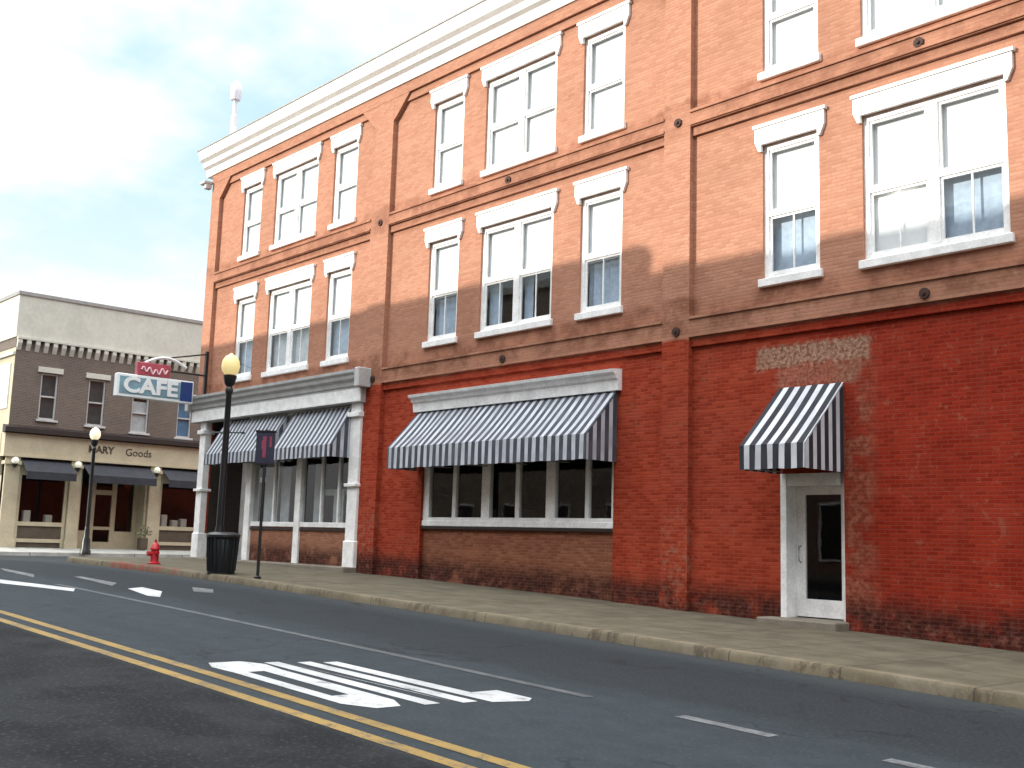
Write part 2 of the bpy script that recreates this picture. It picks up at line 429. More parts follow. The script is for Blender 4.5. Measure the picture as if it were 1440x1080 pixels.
for a, b in zip(rows, rows[1:]):
    for k in range(3): mb.bm.faces.new((a[k], a[k+1], b[k+1], b[k]))
struct(mb.build('kerb', 'curb', smooth=True))
mb = MB(); rows = []
for (x, y), n in zip(path, NN):
    ix, iy = x+n.x*(KW-.004), y+n.y*(KW-.004)
    tx, ty = max(ix, -31.0) if y > -4.2 else ix, .6
    if ix < CXA: tx = max(ix, -31.0) if ix > -31 else -31.0
    if y > .6: ty = y
    rows.append([mb.bm.verts.new((ix, iy, g(ix)-.002)), mb.bm.verts.new(((ix+tx)/2, (iy+ty)/2, g((ix+tx)/2)-.002)), mb.bm.verts.new((tx, ty, g(tx)-.002))])
for a, b in zip(rows, rows[1:]):
    for k in range(2):
        mb.bm.faces.new((a[k], a[k+1], b[k+1], b[k]))
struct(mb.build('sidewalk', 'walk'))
# pavement across the side street, in front of the far building
mb = MB(); xs = [-42.5, -43.3, -44.2, -45.2, -46.5, -60, -120]; ys = [-3.6, -2.4, 0, 3, 6, 9, 14, 30, 80]
V = [[mb.bm.verts.new((x, y, g(x))) for y in ys] for x in xs]
for i in range(len(xs)-1):
    for j in range(len(ys)-1): mb.bm.faces.new((V[i][j], V[i+1][j], V[i+1][j+1], V[i][j+1]))
for j in range(len(ys)-1):
    y0, y1 = ys[j], ys[j+1]; mb.face((-42.5, y0, g(-42.5)), (-42.48, y0, g(-42.5)-.16), (-42.48, y1, g(-42.5)-.16), (-42.5, y1, g(-42.5)))
for i in range(len(xs)-1):
    a, c = xs[i], xs[i+1]; mb.face((a, -3.6, g(a)), (a, -3.62, g(a)-.16), (c, -3.62, g(c)-.16), (c, -3.6, g(c)))
struct(mb.build('far_sidewalk', 'farwalk'))
# opposite pavement, behind the camera
mb = MB(); xs = [x for x in XS if -60 <= x <= 60]
V = [[mb.bm.verts.new((x, y, g(x)+h)) for y, h in ((-16.28, -CURB-.03), (-16.3, 0), (-20.3, .03))] for x in xs]
for a, b in zip(V, V[1:]):
    for k in range(2): mb.bm.faces.new((a[k], a[k+1], b[k+1], b[k]))
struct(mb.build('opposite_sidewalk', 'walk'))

# painted road markings
def marking(name, m, polys, lift=.004):
    mb = MB()
    for P in polys: mb.face(*[(x, y, 0) for x, y in P])
    for x in GX[1:-1]:       # follow every change of grade
        bmesh.ops.bisect_plane(mb.bm, geom=mb.bm.verts[:]+mb.bm.edges[:]+mb.bm.faces[:], plane_co=(x, 0, 0), plane_no=(1, 0, 0))
    for v in mb.bm.verts: v.co.z = g(v.co.x)-CURB+lift
    return struct(mb.build(name, m))
def strip(y0, y1, x0, x1, st=1.0):
    out = []; x = x0
    while x < x1-.001:
        e = min(math.floor(x/st+1.0001)*st, x1); out.append([(x, y0), (e, y0), (e, y1), (x, y1)]); x = e
    return out
marking('centre_line', 'yellow', strip(-10.43, -10.30, -29, 60)+strip(-10.74, -10.61, -29, 60))
marking('lane_edge_line', 'wfaint', strip(-7.95, -7.83, -20.5, -7.1))
marking('lane_edge_dash', 'wworn', strip(-7.93, -7.79, -6.08, -5.15)+strip(-7.9, -7.76, -4.22, -3.3)+strip(-7.9, -7.76, -2.3, -1.4))
marking('crossing_bar', 'wpaint', [[(-24.3, -8.98), (-22.8, -9.36), (-18.82, -8.20), (-19.4, -7.96)]])
marking('crossing_dash', 'wworn', [[(-22.72, -6.75), (-22.73, -6.58), (-20.79, -6.65), (-20.03, -7.05)],
    [(-19.61, -5.69), (-19.09, -5.52), (-18.3, -5.92), (-18.63, -6.13)], [(-25.84, -7.22), (-24.59, -7.5), (-22.47, -7.62), (-23.39, -7.31)]])
marking('crossing_patch', 'wpaint', [[(-19.35, -7.04), (-19.66, -6.64), (-18.69, -6.70), (-17.55, -7.25), (-17.84, -7.34)]])
# worn white word painted on the lane (tall strokes joined by caps)
S = lambda y0, y1, x0, x1, sk=0: [(x0, y0), (x1, y0+sk), (x1, y1+sk), (x0, y1)]
marking('lane_legend_first_letter', 'wpaint', [
    [(-10.22, -10.06), (-10.22, -9.72), (-9.95, -9.58), (-9.55, -9.62), (-9.55, -10.13), (-9.95, -10.16)],
    S(-10.13, -9.99, -9.55, -8.1), S(-9.82, -9.62, -9.55, -8.1),
    [(-8.1, -10.13), (-8.1, -9.62), (-7.72, -9.62), (-7.46, -9.74), (-7.46, -9.98), (-7.75, -10.13)]])
marking('lane_legend_second_letter', 'wpaint', [S(-9.54, -9.38, -10.05, -7.42, .02), S(-9.22, -9.06, -9.95, -7.36, .06),
    [(-10.0, -9.36), (-9.5, -9.33), (-7.42, -9.20), (-7.95, -9.22)]])
marking('lane_legend_third_letter', 'wpaint', [S(-8.97, -8.80, -9.85, -7.75, .05),
    [(-7.75, -8.92), (-7.75, -8.44), (-7.28, -8.44), (-7.18, -8.56), (-7.28, -8.90)]])

# ------------------------------------------------------------------ main building
X0, X1 = -31.4, 6.6
main = empty('brick_building', 'three-storey red brick corner building with white cornice and striped awnings', 'building', loc=(0, 0, 0))
W = 9.403
WIN = {'A': (-20.18, -19.07), 'B': (-18.28, -15.98), 'C': (-15.18, -14.04)}
FL = {2: (6.10, 8.50), 3: (9.80, 11.95)}
bays = [-1, 0, 1, 2]      # bay offset from the middle bay
holes = []
for k in bays:
    for w, (a, c) in WIN.items():
        if a+k*W > X1: continue
        for f, (z0, z1) in FL.items(): holes.append((a+k*W, c+k*W, z0, z1, .17))
holes.append((-20.1, -14.15, -.6, 4.42, .13))          # long ground floor window bay
holes.append((-30.64, -22.7, -.6, 4.9, .05))           # storefront
holes.append((-10.45, -9.28, -.6, 2.80, .34))          # side door
def grid_wall(mb, holes, x0, x1, z0, z1, y=0):
    xs = sorted({x0, x1, *[h[0] for h in holes], *[h[1] for h in holes]}); zs = sorted({z0, z1, *[h[2] for h in holes], *[h[3] for h in holes]})
    xs = [x for x in xs if x0 <= x <= x1]; zs = [z for z in zs if z0 <= z <= z1]
    cache = {}
    def V(x, z):
        if (x, z) not in cache: cache[(x, z)] = mb.bm.verts.new((x, y, z))
        return cache[(x, z)]
    for a, b in zip(xs, xs[1:]):
        for c, d in zip(zs, zs[1:]):
            mx, mz = (a+b)/2, (c+d)/2
            if any(h[0] < mx < h[1] and h[2] < mz < h[3] for h in holes): continue
            mb.bm.faces.new((V(a, c), V(b, c), V(b, d), V(a, d)))
    for a, b, c, d, dep in holes:
        mb.face((a, y, c), (a, y+dep, c), (a, y+dep, d), (a, y, d)); mb.face((b, y, c), (b, y, d), (b, y+dep, d), (b, y+dep, c))
        mb.face((a, y, d), (a, y+dep, d), (b, y+dep, d), (b, y, d)); mb.face((a, y, c), (b, y, c), (b, y+dep, c), (a, y+dep, c))
mb = MB(); grid_wall(mb, holes, X0, X1, -.6, 13.3)
mb.face((X0, 0, -.6), (X0, 22, -.6), (X0, 22, 13.3), (X0, 0, 13.3))
mb.face((X1, 0, -.6), (X1, 22, -.6), (X1, 22, 13.3), (X1, 0, 13.3))
mb.face((X0, 22, -.6), (X1, 22, -.6), (X1, 22, 13.3), (X0, 22, 13.3))
mb.build('wall', 'brick', main)
MB().box(X0-.02, X1, .02, 22.02, 13.302, 13.5).build('roof', 'roof', main)

# piers, band courses, frieze: 12 cm proud of the panels
PR = [-31.02+.0, -21.72, -12.28, -2.88, X1]          # right edges of the piers
piers = [(X0-.12, -30.98), (-22.52, -21.74), (-12.90, -12.28), (-3.45, -2.88), (X1-.7, X1+.02)]
for i, (a, c) in enumerate(piers):
    p = MB().box(a, c, -.12, .03, -.5 if i else 5.3, 12.52)
    if i == 0: p.box(a, a+.14, .032, 22, 5.3, 12.52)
    p.build('pier', 'brick', main)
spans = [(-30.98, -22.52), (-21.74, -12.90), (-12.28, -3.45), (-2.88, X1-.7)]
for i, (a, c) in enumerate(spans):
    for z0, z1 in ((5.28, 5.60), (9.22, 9.48)):
        m_ = MB()
        m_.box(a, c, -.118, .03, z0, z1)
        m_.box(a, c, -.06, .03, z0-.17, z0-.001)
        m_.box(a, c, -.15, .03, z1+.002, z1+.055)
        if z0 > 9: m_.box(a, c, -.145, .03, z0+.02, z0+.07)
        m_.build('band_course', 'brick', main)
    # stepped corbel and splayed corners at the head of the top panel
    m_ = MB(); m_.box(a, c, -.06, .03, 12.33, 12.52)
    L = .62
    m_.prism([(a, 11.95), (a+.10, 12.02), (a+L, 12.522), (a, 12.522)], 'Y', -.117, .03)
    m_.prism([(c, 11.95), (c, 12.522), (c-L, 12.522), (c-.10, 12.02)], 'Y', -.117, .03)
    m_.build('panel_corbel', 'brick', main)
MB().box(X0-.14, X1+.02, -.124, .03, 12.524, 12.80).box(X0-.14, X0, .032, 22, 12.524, 12.80).build('frieze', 'brick', main)
prof = [(.05, 12.802), (-.16, 12.802), (-.18, 12.86), (-.20, 13.02), (-.30, 13.08), (-.34, 13.22), (-.44, 13.30), (-.47, 13.42), (-.52, 13.52), (-.52, 13.565), (.05, 13.60)]
cor = MB().prism(prof, 'X', X0-.5, X1+.02)
cor.prism([(X0-(y_ if False else 0)-.0+(-.5 if z_ > 13.2 else -.2)*(1 if y_ < 0 else 0), z_) for y_, z_ in prof], 'Y', .052, 22)
cor.build('cornice', 'cornice', main)
MB().box(X0-.53, X1+.02, -.545, -.40, 13.567, 13.605).build('gutter_edge', 'flash', main)
MB().box(X0-.48, X0-.13, -.40, -.1, 12.50, 12.60, .02).box(X0-.30, X0-.13, -.34, -.14, 12.34, 12.499, .02).build('cornice_bracket', 'greytrim', main)
# pale flue rising from the parapet
MB().lathe(-30.45, -.08, [(.10, 13.55), (.10, 14.5), (.07, 14.52), (.07, 15.0)], 12).lathe(-30.45, -.08, [(.02, 15.0), (.15, 15.02), (.18, 15.2), (.18, 15.45), (.10, 15.6), (.02, 15.66)], 14).build('flue', 'pale', main, True)

# upper windows
def make_window(f, kind):
    a, c = WIN[kind]; z0, z1 = FL[f]; w = c-a; hw = w/2; H = z1-z0
    fr = MB(); y0, y1 = .05, .13
    fw = .085
    fr.box(-hw, -hw+fw, y0, y1, 0, H).box(hw-fw, hw, y0, y1, 0, H).box(-hw+fw, hw-fw, y0+.002, y1, H-.10, H).box(-hw+fw, hw-fw, y0+.002, y1, 0, .10)
    bays_ = [(-hw+fw, hw-fw)]
    if kind == 'B':
        fr.box(-.09, .09, y0-.004, y1, .10, H-.10); bays_ = [(-hw+fw, -.09), (.09, hw-fw)]
    mid = H*.48
    for p, q in bays_:
        fr.box(p, q, y0+.012, y1-.01, mid-.035, mid+.035)
        for s0, s1, yy in ((.10, mid-.035, .035), (mid+.035, H-.10, .022)):
            fr.box(p, p+.045, y0+yy, y1-.012, s0, s1).box(q-.045, q, y0+yy, y1-.012, s0, s1)
            fr.box(p+.045, q-.045, y0+yy, y1-.012, s0, s0+.05).box(p+.045, q-.045, y0+yy, y1-.012, s1-.045, s1)
            cx = (p+q)/2
            if f == 2 and s0 < .2: fr.box(cx-.014, cx+.014, y0+yy+.006, y1-.014, s0+.05, s1-.045)
    o = fr.build('window', 'white', main)
    MB().face((-hw+.05, .105, .05), (hw-.05, .105, .05), (hw-.05, .105, H-.05), (-hw+.05, .105, H-.05)).build('pane', 'glass', o)
    MB().box(-hw-.06, hw+.06, -.075, .06, -.13, .012, .012).build('sill', 'white', o)
    li = MB(); hh = .30; e = .13
    li.prism([(-hw-e, H+hh), (-hw-e, H+.06), (-hw-.05, H-.12), (-hw+.0, H-.12), (-hw+.0, H+.0), (hw-.0, H+.0), (hw, H-.12), (hw+.05, H-.12), (hw+e, H+.06), (hw+e, H+hh)], 'Y', -.06, .01)
    li.box(-hw-e-.03, hw+e+.03, -.085, .01, H+hh+.002, H+hh+.06)
    li.build('lintel', 'white', o)
    o.location = ((a+c)/2, 0, z0)
    return o
def add_cloth(win, name, m, x0, x1, z0, z1, y=.165, folds=0):
    mb = MB(); n = 14 if folds else 1
    vs = []
    for i in range(n+1):
        x = x0+(x1-x0)*i/n; yy = y+(folds*math.sin(i*2.1) if folds else 0)
        vs.append((mb.bm.verts.new((x, yy, z0)), mb.bm.verts.new((x, yy, z1))))
    for p, q in zip(vs, vs[1:]): mb.bm.faces.new((p[0], q[0], q[1], p[1]))
    return mb.build(name, m, win)
rw = random.Random(3)
first = {}
for k in bays:
    for kind, (a, c) in WIN.items():
        if a+k*W > X1: continue
        for f, (z0, z1) in FL.items():
            key = (kind, f)
            if key not in first:
                first[key] = make_window(f, kind); o = first[key]; base_copy = None
                if k != bays[0]: pass
            else:
                o = bpy.data.objects.new('window', first[key].data); COL.objects.link(o); o.parent = main
                for ch in list(first[key].children):
                    if ch.name.startswith(('pane', 'sill', 'lintel')):
                        cc = ch.copy(); COL.objects.link(cc); cc.parent = o
            o.location = ((a+c)/2+k*W, 0, z0)
            hw = (c-a)/2-.05; H = z1-z0
            if f == 3:
                add_cloth(o, 'blind', 'blind', -hw, hw, .02, H-.03)
            else:
                mid = H*.48
                if kind == 'B':
                    lv = mid-.02
                    add_cloth(o, 'blind', 'blind', -hw, -.05, (.02 if k in (1,) else lv), H-.03)
                    add_cloth(o, 'blind', 'blind', .05, hw, lv+(.0 if k != 1 else -.05), H-.03)
                    if k == -1: add_cloth(o, 'curtain_or_reflection', 'sheer', -hw, hw, .02, lv, .24, .02)
                    elif k == 0:
                        add_cloth(o, 'curtain_or_reflection', 'curtain_or_reflection', -hw, -hw+.45, .02, lv, .26, .02); add_cloth(o, 'curtain_or_reflection', 'curtain_or_reflection', .05, .35, .02, lv, .26, .02)
                    elif k == 1: add_cloth(o, 'curtain_or_reflection', 'curtain_or_reflection', .05, hw, .02, lv, .24, .0)
                    else: add_cloth(o, 'curtain_or_reflection', 'curtain_or_reflection', -hw, hw, .02, lv, .24, .0)
                else:
                    lv = mid-(.02 if k == 1 else .1 if k == 0 else .0)
                    add_cloth(o, 'blind', 'blind', -hw, hw, lv, H-.03)
                    add_cloth(o, 'curtain_or_reflection', 'curtain_or_reflection', -hw, hw, .02, lv, .24, .0 if k else .02)  # added sheet, coloured like the reflection in the lower sash

# tie-rod anchor plates
for z in (5.41, 9.36):
    for x in (-22.09, -17.3, -12.56, -7.82, -3.1):
        y = -.12 if x in (-22.09, -12.56, -3.1) else -.118
        MB().prism([(x+.085*math.cos(a), z+.085*math.sin(a)) for a in [R(45*i+22.5) for i in range(8)]], 'Y', y-.035, y+.01).prism(
            [(x+.03*math.cos(a), z+.03*math.sin(a)) for a in [R(60*i) for i in range(6)]], 'Y', y-.065, y-.034).build('anchor_plate', 'iron', main)

# ---- long ground-floor window
lx0, lx1 = -20.1, -14.15
MB().box(lx0+.002, lx1-.002, .10, .30, -.5, 1.80).build('infill_panel', 'brown', main)
MB().box(lx0+.002, lx1-.002, .02, .28, 1.803, 1.86).build('window_ledge', 'darkband', main)
lw = MB(); yA, yB = .06, .16
lw.box(lx0+.003, lx1-.003, .03, .2, 1.862, 1.985, .01)
edges = [lx0+.003, -18.05, -17.93, -16.02, -15.85, lx1-.003]
jam = [(lx0+.003, lx0+.21), (-18.05, -17.79), (-16.05, -15.79), (lx1-.1, lx1-.003)]
for a, c in jam: lw.box(a, c, yA, yB, 1.986, 4.40)
for a, c in ((-19.06, -18.94), (-16.98, -16.86), (-14.96, -14.86)): lw.box(a, c, yA+.012, yB-.01, 1.986, 4.398)
for (a, c), (d, e) in zip(jam, jam[1:]): lw.box(c, d, yA+.01, yB-.004, 1.986, 2.06)
lwo = lw.build('ground_floor_window', 'white', main)
for (a, c), (d, e) in zip(jam, jam[1:]):
    MB().face((c-.02, .12, 2.0), (d+.02, .12, 2.0), (d+.02, .12, 4.4), (c-.02, .12, 4.4)).build('pane', 'shopglass', lwo)
# moulded head above it
hp = [(.02, 4.47), (-.10, 4.47), (-.12, 4.68), (-.17, 4.70), (-.19, 4.76), (-.26, 4.80), (-.28, 4.86), (.02, 4.89)]
MB().prism(hp, 'X', -20.42, -13.98).build('window_head', 'white', main)
# dining room behind the ground-floor windows
MB().box(-22.0, -11.5, 5.0, 5.1, .3, 4.6).box(-22.0, -11.5, .32, 5, .35, .5).box(-22.1, -22.0, .3, 5, .3, 4.6).box(-11.5, -11.4, .3, 5, .3, 4.6).box(-22, -11.5, .32, 5, 4.5, 4.6).build('dining_room', 'warmdark', main)
MB().sphere((-14.5, 1.2, 2.86), .06, 10).tube([(-14.5, 1.2, 2.9), (-14.5, 1.2, 4.5)], .008, 6).build('pendant_lamp', 'bulb', main)
seat = MB()
for x in (-19.6, -18.4, -17.2, -16.5, -15.3, -14.7):
    seat.box(x-.22, x+.22, .62, .67, 1.75, 2.28+random.uniform(-.06, .06), .02)
    seat.box(x-.03, x+.03, .63, .66, .5, 1.75)
seat.build('dining_chair_back', 'dark', main)

# ---- side door
MB().box(-10.448, -10.34, .0, .335, .48, 2.798).box(-9.37, -9.282, .10, .335, .48, 2.798).box(-10.34, -9.37, .02, .335, 2.60, 2.798).build('door_frame', 'white', main)
dr = MB()
a, c = -10.338, -9.372
zl, zh = .52, 2.598
dr.box(a, a+.17, .285, .33, zl, zh).box(c-.14, c, .285, .33, zl, zh).box(a+.17, c-.14, .285, .33, zl, zl+.28).box(a+.17, c-.14, .285, .33, zh-.13, zh)
door = dr.build('door', 'white', main)
MB().face((a+.15, .31, zl+.26), (c-.12, .31, zl+.26), (c-.12, .31, zh-.11), (a+.15, .31, zh-.11)).build('pane', 'shopglass', door)
MB().tube([(a+.085, .285, 1.38), (a+.085, .225, 1.40), (a+.085, .225, 1.62), (a+.085, .285, 1.64)], .014).build('handle', 'flash', door)
MB().box(-10.65, -9.22, -.40, .34, .12, .50, .02).build('doorstep', 'step', main)
MB().box(-11.4, -8.6, 2.4, 2.5, .3, 3.2).box(-11.4, -11.3, .36, 2.4, .3, 3.2).box(-8.7, -8.6, .36, 2.4, .3, 3.2).box(-11.3, -8.7, .36, 2.4, .35, .45).box(-11.3, -8.7, .36, 2.4, 3.1, 3.2).build('entry_hall', 'dark', main)

# ---- awnings
def awning(x0, x1, yb, yf, zt, zv, zb, ribs, cloth='faded'):
    mb = MB()
    n = max(2, ribs); NX = (n-1)*8; NY = 8
    ra = random.Random(int(x0*7)); ph = [ra.uniform(.6, 1.3) for _ in range(n)]
    G = []
    for i in range(NX+1):
        f = i/8; k = int(min(f, n-1.001)); sg = math.sin(math.pi*(f-k))*ph[k]
        G.append([mb.bm.verts.new((x0+(x1-x0)*i/NX, yb+(yf-yb)*j/NY, zt+(zv-zt)*j/NY-.045*sg*math.sin(math.pi*j/NY)**.8+.004*math.sin(i*1.7+j))) for j in range(NY+1)])
    for i in range(NX):
        for j in range(NY): mb.bm.faces.new((G[i][j], G[i][j+1], G[i+1][j+1], G[i+1][j]))
    o = mb.build('awning', cloth, main, True)
    # scalloped-straight valance with a hem
    vb = MB(); rw_ = []
    for i in range(NX*2+1):
        x = x0+(x1-x0)*i/(NX*2); wv = .010*math.sin(i*1.1)+.006*math.sin(i*2.7+1)
        rw_.append([vb.bm.verts.new((x, yf-.002, zv)), vb.bm.verts.new((x, yf-.004+wv*.5, (zv+zb)/2)), vb.bm.verts.new((x, yf-.004+wv, zb+.006*math.sin(i*.9)))])
    for a_, b_ in zip(rw_, rw_[1:]):
        for k in range(2): vb.bm.faces.new((a_[k], a_[k+1], b_[k+1], b_[k]))
    vb.build('valance', cloth, o, True)
    for x, s in ((x0, 1), (x1, -1)):
        MB().prism([(yb, zt-.03), (yf+.014, zv-.02), (yf+.014, zb), (yb, zb)], 'X', x+s*.004, x+s*.016).build('side_panel', cloth, o)
    fr_ = MB()
    fr_.tube([(x0+.03, yf+.03, zb+.02), (x1-.03, yf+.03, zb+.02)], .014, 6)
    for i in range(n):
        x = x0+.04+(x1-x0-.08)*i/(n-1)
        fr_.tube([(x, yb+.02, zt-.05), (x, yf+.03, zv-.03)], .012, 6); fr_.tube([(x, yb+.02, zb+.04), (x, yf+.03, zb+.02)], .012, 6)
    fr_.build('awning_frame', 'flash', o)
    return o
awning(-20.30, -14.06, -.03, -.86, 4.47, 3.58, 3.11, 6)
awning(-10.44, -9.25, -.03, -1.12, 4.21, 3.17, 2.79, 2, 'stripe')
awning(-29.55, -26.02, -.12, -.72, 4.80, 3.80, 3.50, 3)
awning(-25.72, -22.86, -.12, -.72, 4.80, 3.80, 3.50, 3)

# ---- storefront of the corner bay
ep = [(.0, 4.85), (-.30, 4.85), (-.30, 5.02), (-.32, 5.03), (-.32, 5.24), (-.36, 5.26), (-.38, 5.36), (-.46, 5.42), (-.48, 5.50), (-.54, 5.56), (-.55, 5.63), (-.12, 5.70), (.0, 5.70)]
ent = MB().prism(ep, 'X', X0+.05, -22.36)
ent.box(-22.36, -22.16, -.50, -.115, 5.20, 5.68, .02).box(X0-.16, X0+.048, -.50, .1, 5.20, 5.68, .02)
ent.build('storefront_entablature', 'greytrim', main)
MB().box(X0+.03, -22.3, -.335, -.301, 4.87, 5.18).build('storefront_fascia', 'white', main)
for a, c, z in ((-31.0, -30.66, g(-30.7)), (-22.86, -22.44, g(-22.6))):
    MB().box(a, c, -.20, .10, z-.25, 4.848, .015).box(a-.03, c+.03, -.23, .1, z-.25, z+.75, .02).box(a-.04, c+.04, -.28, .1, 4.5, 4.62, .01).box(a-.04, c+.04, -.28, .1, 2.78, 2.86, .01).build('pilaster', 'white', main)
sf = MB()
sz = 1.78
sf.box(-27.9, -25.55, -.02, .12, sz, sz+.13, .01).box(-25.28, -22.94, -.02, .12, sz, sz+.13, .01)
sf.box(-25.55, -25.28, -.05, .12, g(-25.4)-.2, 4.84, .01)
sf.box(-28.2, -27.9, -.08, .22, g(-28)-.2, 4.84, .015)
sf.box(-27.9, -25.55, -.01, .1, 4.0, 4.84).box(-25.28, -22.94, -.01, .1, 4.0, 4.84)
for x in (-26.75, -24.35, -23.55): sf.box(x-.035, x+.035, .0, .09, sz+.131, 3.999)
sfo = sf.build('storefront_window', 'white', main)
for a, c in ((-27.9, -25.55), (-25.28, -22.94)):
    MB().face((a-.01, .05, sz+.1), (c+.01, .05, sz+.1), (c+.01, .05, 4.02), (a-.01, .05, 4.02)).build('pane', 'shopglass', sfo)
for x0_, x1_, z1_ in ((-27.75, -27.2, 3.5), (-26.85, -26.35, 3.4), (-25.15, -24.75, 3.45), (-24.2, -23.7, 2.75), (-23.45, -23.0, 2.6)):
    add_cloth(sfo, 'curtain_or_reflection', 'sheer', x0_, x1_, sz+.12, z1_, .30, .03)
MB().box(-25.2, -23.0, .4, .45, 2.62, 2.78).build('display_rail', 'sheer', sfo)
MB().box(-27.898, -25.552, .01, .14, .3, sz-.002).box(-25.278, -22.95, .01, .14, .3, sz-.002).build('bulkhead', 'bulk', main)
MB().box(-27.9, -25.56, -.03, .0, 1.70, 1.755).box(-25.27, -22.95, -.03, .0, 1.70, 1.755).build('bulkhead_moulding', 'darkband', main)
MB().box(-31.0, -22.4, -.5, .14, .45, g(-27)+.06, .02).build('storefront_plinth', 'step', main)
# recessed entrance and shop interior
MB().box(-30.2, -22.5, 4.0, 4.1, .4, 4.9).box(-30.72, -30.645, .055, 4, .4, 4.9).box(-22.5, -22.4, .16, 4, .4, 4.9).box(-30.64, -22.5, .16, 4, 4.86, 4.96).box(-30.64, -22.5, .16, 4, .6, .75).build('shop_interior', 'dark', main)
ed = MB().box(-30.0, -28.75, 1.15, 1.2, .78, 3.1)
edo = ed.build('entrance_door', 'reddoor', main)
MB().box(-29.8, -28.95, 1.13, 1.149, 1.7, 2.9).build('pane', 'dark', edo)
MB().box(-30.64, -30.0, 1.1, 1.22, .76, 4.0).box(-28.75, -28.4, 1.1, 1.22, .76, 4.0).box(-30.0, -28.75, 1.1, 1.22, 3.1, 3.25).build('entrance_frame', 'white', main)

# ------------------------------------------------------------------ hanging corner sign
sx = -31.0
cs = empty('hanging_sign', 'blue and white CAFE sign with red top panel projecting from the building corner', 'sign', loc=(0, 0, 0))
MB().box(sx-.12, sx+.10, -2.92, -.56, 5.38, 6.06, .02).build('sign_box', 'signwhite', cs)
MB().box(sx+.101, sx+.108, -2.84, -.98, 5.47, 5.98).build('blue_face', 'signblue', cs)
MB().box(sx+.101, sx+.108, -.978, -.60, 5.44, 6.02).build('navy_face', 'signnavy', cs)
rotX = Matrix(((0, 0, 1), (1, 0, 0), (0, 1, 0)))     # text reads along +Y, faces +X
textobj('lettering', 'CAFE', .60, 'signwhite', cs, rotX, (sx+.116, -1.90, 5.725), .012, 1.18, .022)
MB().box(sx-.10, sx+.09, -2.34, -1.32, 6.062, 6.46, .02).build('red_panel', 'signred', cs)
pts = []
for i in range(46):
    u = i/45; pts.append((sx+.105, -2.22+.80*u, 6.23+.075*math.sin(u*26)+.03*math.sin(u*9)))
MB().tube(pts, .026, 6).build('script_tubing', 'signpink', cs)
MB().tube([(sx, -2.1+1.3*i/12, 6.46+.22*math.sin(math.pi*i/12)) for i in range(13)], .05, 6).build('arched_top', 'signwhite', cs)
MB().tube([(sx, -.12, 6.98), (sx, -2.2, 6.5)], .025, 6).tube([(sx, -.12, 6.3), (sx, -1.3, 6.3)], .03, 6).tube([(sx, -.12, 5.6), (sx, -.6, 5.6)], .04, 6).box(sx-.05, sx+.05, -.2, -.118, 5.5, 7.05).build('bracket', 'black', cs)

# ------------------------------------------------------------------ far building across the side street
XF = -45.0
fb = empty('store_building', 'two-storey grey brick corner store with pale parapet across the side street', 'building', loc=(0, 0, 0))
YE = 13.0; YS = -1.42
fz = .78
fholes = [(-.34, .33, 5.84, 7.70), (1.58, 2.28, 5.78, 7.69), (3.46, 4.20, 5.66, 7.34), (5.50, 6.16, 5.62, 7.30), (8.0, 8.7, 5.62, 7.3)]
mb = MB()
def gridX(mb, holes, y0, y1, z0, z1, x, dep):
    ys = sorted({y0, y1, *[h[0] for h in holes], *[h[1] for h in holes]}); zs = sorted({z0, z1, *[h[2] for h in holes], *[h[3] for h in holes]})
    for a, b in zip(ys, ys[1:]):
        for c, d in zip(zs, zs[1:]):
            my, mz = (a+b)/2, (c+d)/2
            if any(h[0] < my < h[1] and h[2] < mz < h[3] for h in holes): continue
            mb.face((x, a, c), (x, b, c), (x, b, d), (x, a, d))
    for a, b, c, d in holes:
        mb.face((x, a, c), (x-dep, a, c), (x-dep, a, d), (x, a, d)); mb.face((x, b, c), (x, b, d), (x-dep, b, d), (x-dep, b, c))
        mb.face((x, a, d), (x-dep, a, d), (x-dep, b, d), (x, b, d)); mb.face((x, a, c), (x, b, c), (x-dep, b, c), (x-dep, a, c))
gridX(mb, fholes, YS, YE, 5.0, 8.62, XF, .18)
mb.face((XF-.001, YE, .4), (XF-18, YE, .4), (XF-18, YE, 9), (XF-.001, YE, 9))
mb.face((XF-18, YS, .4), (XF-18, YE, .4), (XF-18, YE, 9), (XF-18, YS, 9))
mb.build('wall', 'greybrick', fb)
mb = MB()
mb.face((XF-.001, YS, .4), (XF-18, YS, .4), (XF-18, YS, 8.62), (XF-.001, YS, 8.62))
mb.build('side_wall', 'cream', fb)
MB().box(XF-18.0, XF-.03, YS+.0, YE, 8.6, 9.019).build('wall_head', 'greybrick', fb)
MB().box(XF-18.05, XF+.05, YS-.05, YE+.05, 9.02, 10.72).build('parapet', 'cap', fb)
MB().box(XF-18.1, XF+.10, YS-.10, YE+.1, 10.722, 10.86).build('coping', 'flash', fb)
mb = MB(); y = YS+.02
mb.box(XF-.02, XF+.16, YS, YE, 8.94, 9.018)
while y < YE:
    mb.prism([(XF-.02, 9.0), (XF+.14, 9.0), (XF+.14, 8.78), (XF+.02, 8.50), (XF-.02, 8.50)], 'Y', y, y+.17); y += .345
mb.build('corbel_row', 'cap', fb)
MB().box(XF-17.9, XF-.02, YS+.02, YE-.02, 8.9, 9.0).build('roof', 'roof', fb)
